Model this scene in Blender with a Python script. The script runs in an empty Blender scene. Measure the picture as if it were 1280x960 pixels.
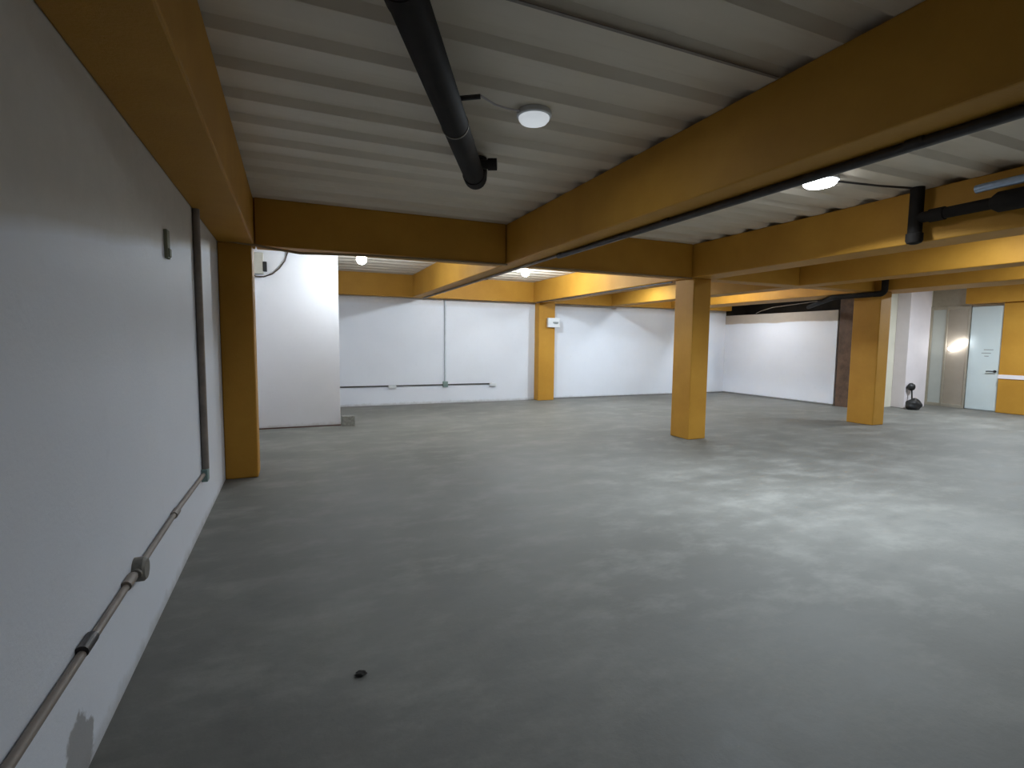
import bpy, bmesh, math, random
from mathutils import Vector, Matrix
random.seed(4)
S = bpy.context.scene
COL = S.collection

# ------------------------------------------------------------------ materials
def nt(name):
    m = bpy.data.materials.new(name); m.use_nodes = True
    t = m.node_tree; b = t.nodes['Principled BSDF']
    return m, t, b
def N(t, typ, **kw):
    n = t.nodes.new(typ)
    for k, v in kw.items():
        if k.startswith('i_'): n.inputs[k[2:].replace('_', ' ')].default_value = v
        else: setattr(n, k, v)
    return n
def L(t, a, b): t.links.new(a, b)
def world_pos(t):
    return N(t, 'ShaderNodeNewGeometry').outputs['Position']
def noise(t, vec, scale, detail=5, rough=.6, stretch=None):
    if stretch:
        mp = N(t, 'ShaderNodeMapping'); mp.inputs['Scale'].default_value = stretch
        L(t, vec, mp.inputs['Vector']); vec = mp.outputs[0]
    n = N(t, 'ShaderNodeTexNoise'); n.inputs['Scale'].default_value = scale
    n.inputs['Detail'].default_value = detail; n.inputs['Roughness'].default_value = rough
    L(t, vec, n.inputs['Vector']); return n.outputs['Fac']
def ramp(t, fac, stops, interp='LINEAR'):
    r = N(t, 'ShaderNodeValToRGB'); r.color_ramp.interpolation = interp
    e = r.color_ramp.elements
    while len(e) < len(stops): e.new(.5)
    for el, (p, c) in zip(e, stops):
        el.position = p; el.color = (c[0], c[1], c[2], 1) if isinstance(c, tuple) else (c, c, c, 1)
    L(t, fac, r.inputs[0]); return r.outputs[0]
def mix(t, fac, a, b, mode='MIX'):
    m = N(t, 'ShaderNodeMix', data_type='RGBA', blend_type=mode)
    if hasattr(fac, 'is_linked'): L(t, fac, m.inputs[0])
    else: m.inputs[0].default_value = fac
    for s, v in ((m.inputs[6], a), (m.inputs[7], b)):
        if hasattr(v, 'is_linked'): L(t, v, s)
        else: s.default_value = (*v, 1)
    return m.outputs[2]
def math_(t, op, a, b=None, c=None):
    m = N(t, 'ShaderNodeMath', operation=op)
    for s, v in zip(m.inputs, (a, b, c)):
        if v is None: continue
        if hasattr(v, 'is_linked'): L(t, v, s)
        else: s.default_value = v
    return m.outputs[0]
def bump(t, b, h, strength, dist=.01):
    n = N(t, 'ShaderNodeBump'); n.inputs['Strength'].default_value = strength
    n.inputs['Distance'].default_value = dist
    L(t, h, n.inputs['Height']); L(t, n.outputs[0], b.inputs['Normal'])

def simple(name, col, rough=.6, metal=0, var=.12, scale=12, bumpk=.1):
    m, t, b = nt(name); p = world_pos(t)
    f = noise(t, p, scale)
    c = ramp(t, f, [(.3, tuple(x*(1-var) for x in col)), (.7, tuple(min(1, x*(1+var)) for x in col))])
    L(t, c, b.inputs['Base Color']); b.inputs['Roughness'].default_value = rough
    b.inputs['Metallic'].default_value = metal
    bump(t, b, f, bumpk, .004); return m

def paint_yellow():
    m, t, b = nt('yellow_ochre_paint'); p = world_pos(t)
    f = noise(t, p, 1.3, 6, .65); g = noise(t, p, 14, 6, .7)
    c = ramp(t, f, [(.3, (.42, .20, .022)), (.7, (.52, .265, .035))])
    c = mix(t, ramp(t, g, [(.62, 0.0), (.8, .35)]), c, (.36, .18, .04))
    L(t, c, b.inputs['Base Color']); b.inputs['Roughness'].default_value = .62; b.inputs['Specular IOR Level'].default_value = .3
    h = math_(t, 'ADD', g, noise(t, p, 60, 3)); bump(t, b, h, .25, .006); return m

def paint_wall(name, level, white, upper, patch=None, soft=.015, slope=0):
    """white paint up to a level, beige upper tone above it"""
    m, t, b = nt(name); p = world_pos(t)
    sx = N(t, 'ShaderNodeSeparateXYZ'); L(t, p, sx.inputs[0]); z = sx.outputs[2]
    n1 = noise(t, p, .9, 4); n2 = noise(t, p, 9, 6, .65)
    w = mix(t, ramp(t, n1, [(.35, 0.), (.7, .5)]), white, tuple(x*.9 for x in white))
    w = mix(t, ramp(t, n2, [(.6, 0.), (.78, .3)]), w, tuple(x*.8 for x in white))
    u = mix(t, n2, upper, tuple(x*.82 for x in upper))
    zz = math_(t, 'ADD', z, math_(t, 'MULTIPLY', math_(t, 'SUBTRACT', n1, .5), .10))
    if slope:  # edge climbs along the wall, a shadow line painted into the colour
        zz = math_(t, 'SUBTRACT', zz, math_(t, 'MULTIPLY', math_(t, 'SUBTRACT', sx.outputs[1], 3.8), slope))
    mr = N(t, 'ShaderNodeMapRange'); mr.inputs[1].default_value = level - soft; mr.inputs[2].default_value = level + soft
    L(t, zz, mr.inputs[0])
    c = mix(t, mr.outputs[0], w, u)
    # ragged grey line where the wall meets the floor
    mr2 = N(t, 'ShaderNodeMapRange'); mr2.inputs[1].default_value = .0; mr2.inputs[2].default_value = .07
    mr2.inputs[3].default_value = .55; mr2.inputs[4].default_value = 0
    L(t, math_(t, 'ADD', z, math_(t, 'MULTIPLY', math_(t, 'SUBTRACT', n2, .5), .12)), mr2.inputs[0])
    c = mix(t, mr2.outputs[0], c, (.30, .29, .27))
    if patch:
        py, pz, ry, rz = patch
        dy = math_(t, 'DIVIDE', math_(t, 'SUBTRACT', sx.outputs[1], py), ry)
        dz = math_(t, 'DIVIDE', math_(t, 'SUBTRACT', z, pz), rz)
        d = math_(t, 'ADD', math_(t, 'MULTIPLY', dy, dy), math_(t, 'MULTIPLY', dz, dz))
        d = math_(t, 'ADD', d, math_(t, 'MULTIPLY', math_(t, 'SUBTRACT', n2, .5), 2.2))
        k = ramp(t, d, [(.75, .8), (1.0, 0.)])
        c = mix(t, k, c, (.27, .26, .25))
    L(t, c, b.inputs['Base Color']); b.inputs['Roughness'].default_value = .6
    bump(t, b, math_(t, 'ADD', n2, noise(t, p, 45, 3)), .18, .006); return m

def concrete_floor():
    m, t, b = nt('power_floated_concrete'); p = world_pos(t)
    a = noise(t, p, .45, 5, .6, (1, 1.3, 1)); d = noise(t, p, 1.7, 8, .66, (1, 1.6, 1)); e = noise(t, p, 22, 6, .7)
    c = ramp(t, a, [(.32, (.120, .117, .104)), (.68, (.175, .172, .157))])
    c = mix(t, ramp(t, d, [(.48, 0.), (.66, .75)]), c, (.235, .23, .21))
    c = mix(t, ramp(t, d, [(.30, .75), (.46, 0.)]), c, (.10, .10, .09))
    c = mix(t, ramp(t, e, [(.62, 0.), (.75, .4)]), c, (.15, .15, .14))
    L(t, c, b.inputs['Base Color'])
    L(t, ramp(t, d, [(.3, .55), (.7, .75)]), b.inputs['Roughness'])
    b.inputs['Specular IOR Level'].default_value = .45
    bump(t, b, math_(t, 'ADD', d, e), .25, .006); return m

def deck_paint():
    m, t, b = nt('painted_steel_deck'); p = world_pos(t)
    a = noise(t, p, 1.1, 5, .6, (.4, 1, 1)); e = noise(t, p, 8, 5, .7, (.15, 2, 1))
    c = ramp(t, a, [(.3, (.66, .58, .47)), (.7, (.78, .70, .59))])
    c = mix(t, ramp(t, e, [(.55, 0.), (.75, .35)]), c, (.56, .46, .36))
    L(t, c, b.inputs['Base Color']); b.inputs['Roughness'].default_value = .42
    b.inputs['Metallic'].default_value = 0; return m

def emit(name, col, s):
    m, t, b = nt(name)
    p = world_pos(t)
    b.inputs['Base Color'].default_value = (.85, .87, .9, 1)
    b.inputs['Emission Color'].default_value = (*col, 1)
    b.inputs['Emission Strength'].default_value = s
    b.inputs['Roughness'].default_value = .4; return m

YEL = paint_yellow()
WALL_L = paint_wall('white_paint_left', 2.08, (.76, .79, .86), (.60, .56, .50), patch=(2.06, .10, .13, .14), soft=.03, slope=.14)  # darker upper band paints a cast shadow into the left wall
WALL_F = paint_wall('white_paint_far', 2.38, (.76, .79, .86), (.68, .66, .66), soft=.06)
WALL_R = paint_wall('white_paint_right', 2.10, (.78, .81, .89), (.50, .44, .38))
SHAFT = paint_wall('white_paint_shaft', 9.0, (.78, .77, .80), (.6, .6, .6))
CREAM = simple('cream_paint', (.74, .70, .58), .6, var=.05, scale=3)
PALE = simple('pale_pilaster_paint', (.78, .72, .74), .6, var=.04, scale=3)
SHADEWALL = simple('void_shade_black', (.020, .017, .014), .9, var=.4, scale=2)  # near-black colour paints in the shade of the void
BROWN = simple('brown_rusty_steel', (.12, .07, .045), .7, var=.4, scale=6)
FLOOR = concrete_floor()
DECK = deck_paint()
BLACKPVC = simple('black_plastic_pipe', (.012, .009, .007), .75, var=.3, scale=6)
PIPEEDGE = simple('scraped_pipe_joint', (.14, .12, .09), .5, var=.2)
CONDUIT = simple('grey_brown_conduit', (.24, .20, .17), .5, var=.2, scale=8)
CONDUITD = simple('dark_steel_conduit', (.05, .045, .045), .42, .3, var=.3, scale=8)
CONDUITW = simple('whitewashed_conduit', (.56, .61, .66), .6, var=.06, scale=8)
GALV = simple('galvanised_tube', (.33, .40, .52), .35, .5, var=.12, scale=20)
GREYBOX = simple('grey_plastic_box', (.20, .185, .16), .55, var=.15)
TEALBOX = simple('grey_green_plastic_box', (.20, .29, .27), .5, var=.1)
WHITEPL = simple('white_plastic', (.72, .74, .76), .4, var=.03)
BEIGEPL = simple('beige_plastic', (.52, .49, .42), .5, var=.05)
BLACK = simple('black_rubber', (.012, .012, .013), .5, var=.3)
CABLE = simple('dark_cable_sheath', (.05, .03, .02), .6, var=.2)
CABLEG = simple('grey_cable_sheath', (.42, .38, .38), .6, var=.1)
CABLEB = simple('tan_cable_sheath', (.30, .20, .10), .6, var=.2)
BLOCK = simple('rough_concrete_block', (.25, .245, .22), .9, var=.25, scale=30, bumpk=.6)
REDTRIM = simple('reddish_brown_skirting', (.10, .045, .035), .6, var=.2)
GREYTRIM = simple('grey_skirting', (.17, .17, .165), .6, var=.15)
ALU = simple('beige_aluminium_frame', (.42, .38, .31), .4, .3, var=.06)
BLACKPVC.node_tree.nodes['Principled BSDF'].inputs['Specular IOR Level'].default_value = .2
GLASSREFL = simple('pale_reflection_glass', (.50, .52, .50), .12, var=.05, scale=2, bumpk=.01)  # pale reflection painted into the pane colour
GLASSREFLB = simple('brown_reflection_glass', (.36, .31, .25), .12, var=.08, scale=2, bumpk=.01)  # brownish reflection painted into the pane colour
DOORM = simple('pale_grey_door_enamel', (.60, .68, .70), .3, var=.03, scale=2, bumpk=.02)
INK = simple('grey_ink', (.25, .28, .28), .7, var=.1)
LIT = emit('lit_diffuser', (.88, .94, 1), 9)
GLOWTUBE = emit('reflection_glow', (.95, .97, 1), 7)  # emission in place of a lamp's reflection in the glass
OFF = simple('opal_diffuser', (.80, .86, .86), .3, var=.02)
PEB = simple('dark_grit', (.03, .028, .025), .9, var=.4, scale=40)

# ------------------------------------------------------------------ mesh helpers
def bx(bm, x0, x1, y0, y1, z0, z1):
    r = bmesh.ops.create_cube(bm, size=1)
    bmesh.ops.scale(bm, vec=(abs(x1-x0), abs(y1-y0), abs(z1-z0)), verts=r['verts'])
    bmesh.ops.translate(bm, vec=((x0+x1)/2, (y0+y1)/2, (z0+z1)/2), verts=r['verts'])
def tube(bm, pts, r, n=16, cap=True):
    pts = [Vector(p) for p in pts]; rings = []
    rad = r if isinstance(r, (list, tuple)) else [r]*len(pts)
    d0 = (pts[1]-pts[0]).normalized()
    up = Vector((0, 0, 1)) if abs(d0.z) < .9 else Vector((1, 0, 0))
    u = d0.cross(up).normalized()
    for i, p in enumerate(pts):
        a = (p-pts[i-1]).normalized() if i else d0
        b = (pts[i+1]-p).normalized() if i < len(pts)-1 else a
        d = (a+b).normalized(); u = (u-d*u.dot(d)).normalized(); v = d.cross(u)
        k = 1/max(.5, d.dot(a))
        rings.append([bm.verts.new(p+(u*math.cos(t)+v*math.sin(t))*rad[i]*(k if 0 < i < len(pts)-1 else 1))
                      for t in [2*math.pi*j/n for j in range(n)]])
    for A, B in zip(rings, rings[1:]):
        for j in range(n): bm.faces.new((A[j], A[(j+1) % n], B[(j+1) % n], B[j]))
    if cap: bm.faces.new(rings[0][::-1]); bm.faces.new(rings[-1])
def lathe(bm, prof, c, axis='Z', n=32):
    """prof: (radius, offset along axis)"""
    rings = []
    for r, h in prof:
        ring = []
        for j in range(n):
            t = 2*math.pi*j/n; a, b = r*math.cos(t), r*math.sin(t)
            v = {'Z': (a, b, h), 'X': (h, a, b), 'Y': (a, h, b)}[axis]
            ring.append(bm.verts.new(Vector(c)+Vector(v)))
        rings.append(ring)
    for A, B in zip(rings, rings[1:]):
        for j in range(n): bm.faces.new((A[j], A[(j+1) % n], B[(j+1) % n], B[j]))
    bm.faces.new(rings[0][::-1]); bm.faces.new(rings[-1])
def arc(c, u, v, r, a0, a1, n=8):
    c, u, v = Vector(c), Vector(u), Vector(v)
    return [c+u*r*math.cos(a)+v*r*math.sin(a) for a in [a0+(a1-a0)*i/n for i in range(n+1)]]

def mesh(name, build, mat, loc=(0, 0, 0), parent=None, bevel=0, smooth=False):
    """build(bm) draws in world coordinates; loc is where the origin goes"""
    bm = bmesh.new(); build(bm)
    bmesh.ops.recalc_face_normals(bm, faces=bm.faces)
    off = Vector(parent.location) if parent else Vector(loc)
    if parent and parent.parent: off = Vector(parent.parent.location)+Vector(parent.location)
    bmesh.ops.translate(bm, vec=-off, verts=bm.verts)
    me = bpy.data.meshes.new(name); bm.to_mesh(me); bm.free()
    me.materials.append(mat)
    if smooth:
        for p in me.polygons: p.use_smooth = True
        me.set_sharp_from_angle(angle=math.radians(40))
    o = bpy.data.objects.new(name, me); COL.objects.link(o)
    if parent: o.parent = parent
    else: o.location = loc
    if bevel:
        md = o.modifiers.new('edge', 'BEVEL'); md.width = bevel; md.segments = 2
        md.limit_method = 'ANGLE'; md.angle_limit = math.radians(50)
    return o
def struct(o): o['kind'] = 'structure'; return o
def tag(o, label, cat, group=None):
    o['label'] = label; o['category'] = cat
    if group: o['group'] = group
    return o
def thing(name, loc, label, cat, group=None):
    o = bpy.data.objects.new(name, None); o.location = loc; o.empty_display_size = .1
    COL.objects.link(o); return tag(o, label, cat, group)
def box(x0, x1, y0, y1, z0, z1): return lambda bm: bx(bm, x0, x1, y0, y1, z0, z1)

# ------------------------------------------------------------------ the shell
XL, YF, ZB, ZC = -.69, 12.06, 2.5, 3.0
YB, XR = -5.0, 15.0
struct(mesh('floor', box(XL-.2, XR+.2, YB-.2, YF+.2, -.12, 0), FLOOR, (5, 4, 0)))
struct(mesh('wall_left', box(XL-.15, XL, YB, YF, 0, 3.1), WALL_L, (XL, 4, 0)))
struct(mesh('wall_void_end', box(12.31, XR+.2, YF, YF+.15, 0, 3.1), SHADEWALL, (13, YF, 0)))  # far wall's end blackened to carry on the void's shade
struct(mesh('wall_far', box(XL-.15, 12.31, YF, YF+.15, 0, 3.1), WALL_F, (5, YF, 0)))
struct(mesh('wall_back', box(XL-.15, XR+.2, YB-.15, YB, 0, 3.1), SHAFT, (5, YB, 0)))
struct(mesh('wall_right', box(12.3, 12.45, 8.5, YF, 0, 2.36), WALL_R, (12.3, 10, 0)))
struct(mesh('wall_alcove_side', box(12.45, 12.6, 7.9, 8.5, 0, 3.0), BROWN, (12.5, 8.2, 0)))
struct(mesh('wall_alcove', box(12.6, XR, 7.9, 8.05, 0, 3.0), CREAM, (13.5, 7.9, 0)))
struct(mesh('wall_outer', box(XR, XR+.15, 8.05, YF, 0, 3.0), SHADEWALL, (XR, 10, 0)))
struct(mesh('wall_void', box(13.2, 13.3, 8.05, YF, 0, 3.0), SHADEWALL, (13.2, 10, 0)))  # dark sheet behind the opening, standing in for its unlit depth
struct(mesh('wall_near_right', box(XR, XR+.15, YB, 5.55, 0, 3.0), SHAFT, (XR, 0, 0)))
struct(mesh('wall_shaft', box(XL, .755, 9.45, YF, 0, 3.0), SHAFT, (0, 9.45, 0), bevel=.006))
struct(mesh('baseboard_shaft', box(XL, .76, 9.435, 9.45, 0, .018), REDTRIM, (0, 9.44, 0)))
struct(mesh('baseboard_right', box(12.285, 12.30, 8.5, YF, 0, .04), GREYTRIM, (12.29, 10, 0)))
struct(mesh('baseboard_far', box(6.25, 12.28, YF-.015, YF, 0, .03), GREYTRIM, (9, YF, 0)))

# profiled steel deck: trapezoidal ribs running across the garage
def deck(bm):
    per, low, side, up = .385, .15, .05, .135
    prof = []; y = YB-.1
    while y < YF+.15:
        prof += [(y, ZC), (y+low, ZC), (y+low+side, ZC+.042), (y+low+side+up, ZC+.042)]; y += per
    prof.append((y, ZC))
    xs = [XL-.2, XR+.2]
    rows = [[bm.verts.new((x, a, b)) for (a, b) in prof] for x in xs]
    top = [[bm.verts.new((x, prof[0][0], 3.2)), bm.verts.new((x, prof[-1][0], 3.2))] for x in xs]
    for i in range(len(prof)-1):
        bm.faces.new((rows[0][i], rows[0][i+1], rows[1][i+1], rows[1][i]))
    bm.faces.new((top[0][0], top[0][1], top[1][1], top[1][0]))
    for k in (0, 1): bm.faces.new(rows[k]+[top[k][1], top[k][0]])
    for e in (0, 1): bm.faces.new((rows[0][-e], rows[1][-e], top[1][e], top[0][e]))
ceil = struct(mesh('ceiling', deck, DECK, (5, 4, 3)))
def seam(bm):
    bx(bm, -.34, 2.55, 2.19, 2.21, 2.996, 3.0)
struct(mesh('trim_1', seam, CONDUIT, (1, 2.2, 3.0)))

# ------------------------------------------------------------------ beams and columns
BG = 'yellow ceiling beams'
def beam(x0, x1, y0, y1, label, z0=ZB, z1=ZC):
    o = mesh('ceiling_beam', box(x0, x1, y0, y1, z0, z1), YEL, ((x0+x1)/2, (y0+y1)/2, z0), bevel=.012)
    return tag(o, label, 'beam')
YA = 6.2
beam(XL, -.35, YB, 6.49, 'yellow beam lying along the top of the white left wall')
beam(2.56, 2.84, YB, 11.8, 'big dark yellow beam crossing the ceiling diagonally, conduit under its edge')
beam(5.62, 6.04, YB, 11.8, 'yellow beam running over the centre column, capped black drop pipe beside it')
beam(7.95, 8.35, YB, 11.8, 'bright yellow beam between the centre column and right column, parallel to both rows')
beam(9.95, 10.75, YB, 11.8, 'yellow beam running over the right column, lit strip above the dark gap')
beam(-.34, 2.55, YA, YA+.3, 'dark yellow cross beam from the left column to the big diagonal beam')
beam(2.85, 5.61, YA, YA+.3, 'yellow cross beam between the big diagonal beam and the centre column')
beam(6.05, 7.94, YA, YA+.3, 'short yellow cross beam just right of the centre column top')
beam(8.36, 9.94, YA, YA+.3, 'short yellow cross beam reaching the left side of the right column top')
beam(.76, 12.28, 11.81, YF-.005, 'long yellow beam along the top of the far white wall')
beam(14.66, 14.99, YB, 7.06, 'ochre beam over the glazed partition at the far right')

def column(x0, x1, y0, y1, label, z1=ZB):
    def f(bm):
        bx(bm, x0, x1, y0, y1, 0, z1)
    o = mesh('concrete_column', f, YEL, ((x0+x1)/2, (y0+y1)/2, 0), bevel=.014)
    return tag(o, label, 'column')
column(XL+.002, -.37, 6.14, 6.48, 'dark yellow column against the left white wall')
column(5.66, 6.0, 6.2, 6.62, 'yellow square column standing free in the middle of the floor')
column(10.0, 10.32, 6.12, 6.62, 'yellow square column in front of the brown corner, right of the dark gap')
column(5.78, 6.24, 11.8, YF-.002, 'yellow column on the far wall with a white box on it')
column(14.78, 14.99, 5.56, 6.38, 'orange pier right of the pale door, at the right edge')
struct(mesh('trim_2', box(14.76, 14.78, 5.56, 6.38, .78, .87), PALE, (14.77, 6, .8)))
struct(mesh('trim_3', box(13.55, 14.37, 7.6, 7.899, 0, 3.0), PALE, (14.3, 7.5, 0), bevel=.01))
tag(mesh('steel_post', box(12.3, 12.44, 8.1, 8.46, 0, 3.0), BROWN, (12.37, 8.3, 0), bevel=.01),
    'dark brown post at the end of the right white wall, behind the right column', 'post')

# ------------------------------------------------------------------ glazed partition and door
def frames(bm):
    for (y0, y1) in ((7.85, 7.90), (7.52, 7.56), (7.06, 7.10)):
        bx(bm, 14.93, 15.0, y0, y1, 0, 2.49)
    bx(bm, 14.935, 14.995, 7.06, 7.9, 2.40, 2.48); bx(bm, 14.935, 14.995, 7.06, 7.9, 0, .08)
    bx(bm, 14.96, 14.995, 7.06, 7.9, 2.48, 2.99)
    bx(bm, 14.935, 14.995, 6.39, 7.06, 2.45, 2.49)
w = struct(mesh('window_1', frames, ALU, (15, 7.2, 0), bevel=.004))
mesh('glass_pane', box(14.955, 14.975, 7.55, 7.86, .07, 2.41), GLASSREFL, parent=w)
mesh('glass_pane', box(14.955, 14.975, 7.09, 7.53, .07, 2.41), GLASSREFLB, parent=w)
d = struct(mesh('door_1', box(14.95, 15.0, 6.40, 7.05, .01, 2.44), DOORM, (15, 6.7, 0), bevel=.006))
def lever(bm):
    lathe(bm, [(.03, 0), (.03, .015), (.014, .02), (.014, .06)][::-1], (14.89, 6.50, .93), 'X', 16)
    tube(bm, [(14.885, 6.49, .93), (14.885, 6.62, .93), (14.89, 6.66, .925)], .014, 10)
h = mesh('door_handle', lever, BLACK, parent=d, smooth=True); h['label'] = 'dark lever handle'
def marks(bm):
    for (y0, y1, z) in ((6.58, 6.76, 1.42), (6.62, 6.80, 1.34), (6.66, 6.74, 1.27)):
        bx(bm, 14.946, 14.95, y0, y1, z, z+.016)
mesh('notice_lines', marks, INK, parent=d)
struct(mesh('wall_over_partition', box(15.0, 15.15, 5.55, 7.9, 0, 3.0), SHAFT, (15.05, 6.7, 0)))

lt = thing('glow_oblong', (14.92, 7.28, 1.42), 'slanting glowing oblong, stand-in for a lamp reflection in the glazed partition', 'lamp')  # glowing tube added where the glass would mirror a lamp
mesh('glow_tube', lambda bm: tube(bm, [(14.89, 7.44, 1.42), (14.89, 7.42, 1.43), (14.89, 7.12, 1.62), (14.89, 7.10, 1.63)], [.02, .045, .045, .02], 16), GLOWTUBE, parent=lt, smooth=True)
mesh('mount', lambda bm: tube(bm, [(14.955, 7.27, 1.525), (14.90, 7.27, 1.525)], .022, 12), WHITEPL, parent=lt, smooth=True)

# ------------------------------------------------------------------ ceiling lamps
def lamp(x, y, label, power=0, r=.13, spread=180, z=ZC, col=(.80, .91, 1), glow=None):
    t = thing('ceiling_lamp', (x, y, z), label, 'lamp', None)
    mesh('lamp_base', lambda bm: lathe(bm, [(r*1.06, 0), (r*1.1, -.012), (r*1.08, -.03), (r*.98, -.036)], (x, y, z)), WHITEPL if power else BEIGEPL, parent=t, smooth=True)
    mesh('diffuser', lambda bm: lathe(bm, [(r*.97, -.034), (r*.95, -.05), (r*.82, -.066), (r*.55, -.077), (r*.2, -.081)], (x, y, z)), (emit('dim_diffuser', (.88, .94, 1), glow) if glow else LIT) if power else OFF, parent=t, smooth=True)
    if power:
        la = bpy.data.lights.new('lamp_glow', 'AREA'); la.shape = 'DISK'; la.size = r*1.5
        la.energy = power; la.color = col; la.spread = math.radians(spread)
        o = bpy.data.objects.new('lamp_glow', la); COL.objects.link(o); o.parent = t; o.location = (0, 0, -.086)
    return t
P = 60
lamp(1.49, 3.16, 'dim round white lamp on the deck beside the black pipe', 2, .105, glow=.16)
lamp(4.42, 3.30, 'lit round lamp just right of the big diagonal beam', P*.65, .14, 150)
def bulb(x, y, z, label, power):
    t = thing('bulb_lamp', (x, y, ZC), label, 'lamp')
    mesh('lamp_holder', lambda bm: lathe(bm, [(.06, 0), (.06, -.02), (.03, -.03), (.028, z+.07-ZC), (.03, z+.05-ZC)], (x, y, ZC)), WHITEPL, parent=t, smooth=True)
    m = emit('lit_bulb_glass', (.80, .91, 1), power/(.0707*3.1416*.8))
    def f(bm):
        bmesh.ops.create_uvsphere(bm, u_segments=24, v_segments=14, radius=.075)
        bmesh.ops.translate(bm, vec=(x, y, z), verts=bm.verts)
    mesh('bulb', f, m, parent=t, smooth=True)
bulb(1.035, 8.5, 2.77, 'small bright bulb beside the tall white shaft, beyond the cross beam', P*.36)
bulb(4.24, 9.3, 2.86, 'small bright bulb at the crossing of the conduit and cross beam', P*.85)
lamp(7.1, 9.9, 'lit round lamp beyond the centre column, hidden above its beam', P*.4)
bulb(8.62, 9.3, 2.76, 'lit bulb before the dark gap, hidden above the beams', P*.42)
lamp(10.95, 10.2, 'added round lamp over the right white wall, hidden above the beams', P*.19)  # unseen lamp added to brighten the right white wall
lamp(7.1, 3.3, 'lit round lamp hidden above the beam over the centre column', P*.18)
lamp(9.15, 3.3, 'lit round lamp hidden between the two rightmost parallel beams', P*.24)
lamp(12.6, 5.2, 'lit round lamp before the glazed partition, above the beams', P*.8)
lamp(12.0, -.5, 'lit round lamp far off to the right, outside the view', P*.15)
t = thing('smoke_detector', (3.98, 10.5, ZC), 'small unlit white disc on the deck left of the bright crossing lamp', 'detector')
mesh('detector_base', lambda bm: lathe(bm, [(.12, 0), (.12, -.03), (.09, -.04)], (3.98, 10.5, ZC)), WHITEPL, parent=t, smooth=True)
mesh('detector_head', lambda bm: lathe(bm, [(.07, -.039), (.065, -.06), (.03, -.066)], (3.98, 10.5, ZC)), GREYBOX, parent=t, smooth=True)

# ------------------------------------------------------------------ black drain pipe
dr = Vector((.437, .8995, 0)); E1 = Vector((1.40, 4.08, 2.83)); st = E1-dr*5.0; R = .082
t = thing('drain_pipe', tuple(E1), 'thick black pipe slung under the deck, elbow end turned up', 'pipe')
mesh('pipe_run', lambda bm: tube(bm, [st, E1], R, 28), BLACKPVC, parent=t, smooth=True)
def elbow(bm):
    c = E1+Vector((0, 0, .09))
    tube(bm, [E1-dr*.10]+[c+dr*.09*math.sin(a)-Vector((0, 0, 1))*.09*math.cos(a) for a in [i*math.pi/16 for i in range(9)]]+[(E1.x+dr.x*.09, E1.y+dr.y*.09, 3.01)], R*1.09, 24)
mesh('elbow', elbow, BLACKPVC, parent=t, smooth=True)
def stub(bm):
    s = E1-dr*.16+Vector((0, 0, .05)); q = Vector((.9, -.437, 0))
    tube(bm, [s, s+q*.17], .035, 16); tube(bm, [s+q*.12, s+q*.19], .045, 16)
mesh('side_branch', stub, BLACKPVC, parent=t, smooth=True)
for k, m_ in ((1.02, PIPEEDGE), (2.25, BLACKPVC)):
    c = E1-dr*k
    mesh('collar', lambda bm: tube(bm, [c-dr*.008, c+dr*.008] if m_ is PIPEEDGE else [c-dr*.05, c+dr*.05], R+.004, 28), m_, parent=t, smooth=True)
def strap(bm):
    for k in (1.25,):
        c = E1-dr*k; q = Vector((.9, -.437, 0))
        tube(bm, [c+q*(R*.6)+Vector((0, 0, .05)), c+q*(R+.10)+Vector((0, 0, .06))], .014, 10)
mesh('hanger_strap', strap, CONDUITD, parent=t, smooth=True)
q0 = E1-dr*1.25+Vector((.9, -.437, 0))*(R+.10)
tag(mesh('lamp_cable', lambda bm: tube(bm, [(q0.x, q0.y, 2.895), ((q0.x*2+1.39)/3, (q0.y*2+3.15)/3, 2.905), ((q0.x+2*1.39)/3, (q0.y+2*3.15)/3, 2.94), (1.39, 3.15, 2.985)], .006, 8), CABLEG, (q0.x, q0.y, 2.99), smooth=True),
    'thin cable under the deck from the black pipe to the dim round lamp', 'cable')

# drop pipe and run beside the centre beam
t = thing('drain_pipe', (5.5, 3.1, 2.5), 'black drop pipe with round cap hanging at the centre beam', 'pipe')
mesh('drop_leg', lambda bm: tube(bm, [(5.5, 3.1, 2.53), (5.5, 3.1, 3.0)], .058, 20), BLACKPVC, parent=t, smooth=True)
mesh('end_cap', lambda bm: lathe(bm, [(.03, 0), (.06, .012), (.07, .035), (.07, .10), (.058, .105)], (5.5, 3.1, 2.47)), BLACKPVC, parent=t, smooth=True)
mesh('pipe_run', lambda bm: tube(bm, [(5.5, 3.1, 2.71), (5.5, -2.5, 2.76)], .05, 20), BLACKPVC, parent=t, smooth=True)
mesh('collar', lambda bm: tube(bm, [(5.5, 2.98, 2.711), (5.5, 2.86, 2.712)], .06, 20), BLACKPVC, parent=t, smooth=True)
mesh('valve_body', lambda bm: tube(bm, [(5.5, 2.52, 2.715), (5.5, 2.47, 2.715), (5.5, 2.0, 2.715), (5.5, 1.95, 2.715)], [.05, .085, .085, .05], 20), BLACKPVC, parent=t, smooth=True)
tag(mesh('conduit', lambda bm: tube(bm, [(5.42, 2.60, 2.84), (5.42, 2.55, 2.845), (5.42, -2.5, 2.88)], .034, 16), GALV, (5.42, 2.6, 2.84), smooth=True),
    'blue-grey metal tube entering at the right edge above the black pipe', 'conduit')
tag(mesh('conduit', lambda bm: tube(bm, [(4.58, 3.28, 2.992), (5.1, 3.2, 2.992), (5.44, 3.12, 2.992)], .010, 8), CONDUITD, (5, 3.2, 2.99), smooth=True),
    'thin dark conduit on the deck from the lit lamp to the drop pipe', 'conduit')
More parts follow.
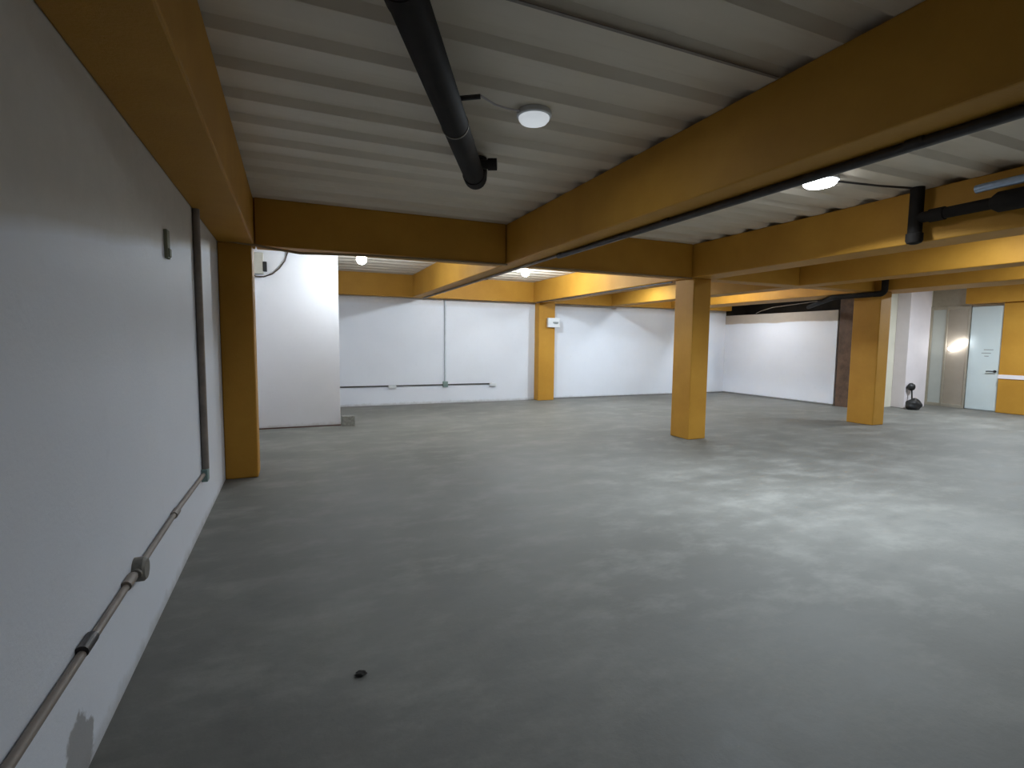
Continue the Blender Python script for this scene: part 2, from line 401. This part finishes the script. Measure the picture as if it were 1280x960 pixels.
# pipe near the right column
t = thing('drain_pipe', (9.9, 6.1, 2.44), 'dark pipe with elbow beside the top of the right column', 'pipe')
mesh('pipe_run', lambda bm: tube(bm, [(11.9, 9.0, 2.44), (9.88, 6.95, 2.44), (9.86, 6.85, 2.44), (9.86, 6.08, 2.44)], .05, 16), BLACKPVC, parent=t, smooth=True)
mesh('elbow', lambda bm: tube(bm, [(9.86, 6.16, 2.44)]+arc((9.86, 6.06, 2.52), (0, 0, -1), (0, -1, 0), .08, 0, math.pi/2)+[(9.86, 5.98, 2.72)], .054, 16), BLACKPVC, parent=t, smooth=True)
tag(mesh('hanging_cable', lambda bm: tube(bm, [(12.25, 10.9, 2.38), (12.22, 10.7, 2.44), (12.2, 10.3, 2.52), (12.2, 9.6, 2.56), (12.2, 9.0, 2.6)], .007, 8), CONDUIT, (12.2, 10, 2.4), smooth=True),
    'thin pale cable curving across the dark gap above the right wall', 'cable')

# conduit under the big beam, cables along the cross beam
t = thing('conduit', (2.80, 4, 2.48), 'long thin conduit clipped under the big diagonal beam', 'conduit')
mesh('conduit_tube', lambda bm: tube(bm, [(2.80, 5.2, 2.482), (2.80, 11.78, 2.482)], .017, 12), CONDUIT, parent=t, smooth=True)
mesh('conduit_tube', lambda bm: tube(bm, [(2.80, -3, 2.472), (2.80, 5.2, 2.472)], .027, 16), CONDUITD, parent=t, smooth=True)
for y in (1.6, 3.4, 5.2, 7.6, 10.0):
    mesh('coupling', lambda bm: tube(bm, [(2.80, y-.04, 2.478), (2.80, y+.04, 2.478)], .031 if y < 6 else .022, 12), CONDUITD if y < 6 else CONDUIT, parent=t, smooth=True)
tag(mesh('beam_cable', lambda bm: tube(bm, [(-.66, 6.12, 2.52), (-.5, 6.11, 2.50), (-.36, 6.15, 2.495), (-.15, 6.17, 2.47), (.1, 6.18, 2.445), (.35, 6.18, 2.455), (.8, 6.18, 2.475), (1.4, 6.18, 2.48), (2.2, 6.18, 2.487), (2.56, 6.18, 2.487)], .013, 10), CABLEB, (-.3, 6.15, 2.49), smooth=True),
    'sagging tan cable along the bottom edge of the left cross beam', 'cable')
tag(mesh('beam_cable', lambda bm: tube(bm, [(2.86, 6.19, 2.486), (4.2, 6.18, 2.483), (5.6, 6.19, 2.488)], .010, 10), CABLEB, (4.2, 6.18, 2.48), smooth=True),
    'thin tan cable under the cross beam left of the centre column', 'cable')
tag(mesh('beam_cable', lambda bm: tube(bm, [(5.66, 6.7, 2.487), (5.66, 9, 2.485), (5.66, 11.7, 2.487)], .010, 10), CONDUITD, (5.66, 9, 2.48), smooth=True),
    'dark cable under the lit beam between the far column and the centre column', 'cable')

# ------------------------------------------------------------------ left wall conduits
t = thing('wall_conduit', (XL, 4.7, .41), 'conduit running low along the left white wall and up beside the column', 'conduit')
mesh('riser', lambda bm: tube(bm, [(XL+.026, 4.70, .46), (XL+.026, 4.71, 2.5)], .026, 14), CONDUIT, parent=t, smooth=True)
mesh('low_run', lambda bm: tube(bm, [(XL+.016, 4.67, .42), (XL+.016, 3.6, .45), (XL+.016, 2.8, .445), (XL+.016, .9, .43)], .015, 14), CONDUIT, parent=t, smooth=True)
mesh('corner_box', box(XL, XL+.045, 4.65, 4.75, .36, .46), TEALBOX, parent=t, bevel=.006)
def rbox(bm):
    lathe(bm, [(.055, .0), (.055, .04), (.045, .05)], (XL, 2.77, .44), 'X', 24)
    tube(bm, [(XL+.02, 2.70, .44), (XL+.02, 2.84, .44)], .024, 12)
mesh('round_box', rbox, GREYBOX, parent=t, smooth=True)
for y in (3.58, 2.62, 2.12):
    mesh('coupling', lambda bm: tube(bm, [(XL+.016, y-.05, .448), (XL+.016, y+.05, .448)], .022, 12), CONDUIT if y != 2.12 else CONDUITD, parent=t, smooth=True)
def patchm(bm):
    bx(bm, XL, XL+.02, 3.68, 3.75, 1.98, 2.15); bx(bm, XL, XL+.028, 3.69, 3.74, 1.99, 2.04)
tag(mesh('wall_bracket', patchm, simple('dull_green_grey', (.22, .23, .16), .7), (XL, 3.7, 2.0), bevel=.004),
    'small dull green fitting high on the left white wall', 'bracket')

# far wall conduits
t = thing('wall_conduit', (3.39, YF, .45), 'dark thin conduit line low on the far white wall', 'conduit')
mesh('low_run', lambda bm: tube(bm, [(.76, YF-.015, .45), (2.0, YF-.015, .45), (4.6, YF-.015, .45)], .014, 12), CONDUITD, parent=t, smooth=True)
mesh('riser', lambda bm: tube(bm, [(3.39, YF-.02, .5), (3.39, YF-.02, 2.49)], .024, 14), CONDUITW, parent=t, smooth=True)
mesh('junction_box', box(3.33, 3.45, YF-.06, YF, .39, .53), TEALBOX, parent=t, bevel=.006)
for x in (2.12, 4.62):
    mesh('outlet_box', box(x-.09, x+.09, YF-.06, YF, .39, .46), WHITEPL, parent=t, bevel=.008)

# white box on the far column
t = thing('electrical_box', (6.16, 11.75, 1.87), 'white box with a small grey mark on the far yellow column', 'electrical box')
mesh('box_body', box(6.0, 6.34, 11.72, 11.8, 1.88, 2.12), WHITEPL, parent=t, bevel=.01)
mesh('box_mark', lambda bm: (bx(bm, 6.14, 6.29, 11.716, 11.72, 1.98, 2.02), bx(bm, 6.17, 6.27, 11.7155, 11.72, 1.965, 2.0)), INK, parent=t)

# box and cable loop on the shaft
t = thing('switch_box', (-.5, 9.45, 2.55), 'beige box high on the tall white shaft next to the left column', 'electrical box')
mesh('box_body', box(-.60, -.40, 9.36, 9.45, 2.56, 2.9), BEIGEPL, parent=t, bevel=.01)
mesh('switch_lever', box(-.41, -.35, 9.35, 9.42, 2.60, 2.76), BLACK, parent=t, bevel=.008)
tag(mesh('looped_cable', lambda bm: tube(bm, [(-.58, 9.42, 2.56), (-.52, 9.41, 2.52), (-.40, 9.41, 2.52), (-.28, 9.42, 2.57), (-.17, 9.43, 2.67), (-.08, 9.43, 2.80), (-.02, 9.43, 2.99)], .010, 10), CABLE, (-.4, 9.42, 2.5), smooth=True),
    'drooping cable curving up from the beige box on the white shaft', 'cable')
def blk(bm):
    bx(bm, .775, .985, 9.33, 9.52, 0, .17)
    bmesh.ops.subdivide_edges(bm, edges=bm.edges[:], cuts=3, use_grid_fill=True)
    for v in bm.verts:
        if v.co.z > .01: v.co += Vector((random.uniform(-1, 1), random.uniform(-1, 1), random.uniform(-1, 1)))*.005
tag(mesh('concrete_block', blk, BLOCK, (.88, 9.42, 0), bevel=.004), 'small grey block on the floor at the foot of the white shaft', 'block')

# dark things by the pale pilaster
def bag(bm):
    bmesh.ops.create_icosphere(bm, subdivisions=4, radius=1)
    for v in bm.verts:
        n = math.sin(v.co.x*5+1)*math.cos(v.co.y*4)*.07+math.sin(v.co.z*7+v.co.x*3)*.05
        v.co *= 1+n; z = max(v.co.z, -.72)
        v.co = Vector((13.50+v.co.x*.21, 7.36+v.co.y*.13, (z+.72)*.15))
tag(mesh('black_bag', bag, BLACK, (13.5, 7.36, 0), smooth=True), 'low black lump like a bag on the floor by the pale pilaster', 'bag')
t = thing('wall_valve', (13.64, 7.6, .5), 'small black valve on the pale pilaster above the black lump', 'valve')
mesh('valve_body', lambda bm: (lathe(bm, [(.05, 0), (.085, -.03), (.095, -.07), (.07, -.12), (.03, -.14)], (13.64, 7.58, .52), 'Y', 20), tube(bm, [(13.64, 7.61, .52), (13.64, 7.56, .52)], .03, 10)), BLACK, parent=t, smooth=True)
mesh('hose', lambda bm: tube(bm, [(13.64, 7.50, .45), (13.62, 7.48, .34), (13.60, 7.46, .24), (13.58, 7.44, .18)], .018, 8), BLACK, parent=t, smooth=True)

def peb(bm):
    bmesh.ops.create_icosphere(bm, subdivisions=3, radius=1)
    for v in bm.verts:
        v.co *= 1+.18*math.sin(v.co.x*4+v.co.y*6)+.1*math.cos(v.co.z*7)
        v.co = Vector((.25+v.co.x*.024, 2.28+v.co.y*.018, max(v.co.z, -.6)*.010+.006))
tag(mesh('pebble', peb, PEB, (.25, 2.28, 0), smooth=True), 'tiny dark lump alone on the bare concrete floor', 'pebble')

# ------------------------------------------------------------------ camera, world, view
def cam():
    f, yaw, pit, rol = 641.356, 23.168, 4.693, .577
    y, p, r = map(math.radians, (yaw, pit, rol))
    F = Vector((math.sin(y)*math.cos(p), math.cos(y)*math.cos(p), -math.sin(p)))
    Rv = Vector((math.cos(y), -math.sin(y), 0)); U = Rv.cross(F)
    R2 = Rv*math.cos(r)+U*math.sin(r); U2 = -Rv*math.sin(r)+U*math.cos(r)
    c = bpy.data.cameras.new('camera'); c.sensor_width = 36; c.lens = f/1280*36
    c.clip_start = .02; c.clip_end = 100
    o = bpy.data.objects.new('camera', c); COL.objects.link(o)
    M = Matrix((R2, U2, -F)).transposed().to_4x4(); M.translation = Vector((0, 0, 1.5))
    o.matrix_world = M; S.camera = o
cam()
w = bpy.data.worlds.new('world'); S.world = w; w.use_nodes = True
w.node_tree.nodes['Background'].inputs[0].default_value = (.6, .7, .8, 1)
w.node_tree.nodes['Background'].inputs[1].default_value = .02
S.view_settings.view_transform = 'Standard'; S.view_settings.look = 'None'
S.view_settings.gamma = 1; S.view_settings.use_curve_mapping = False
S.view_settings.exposure = 1.6
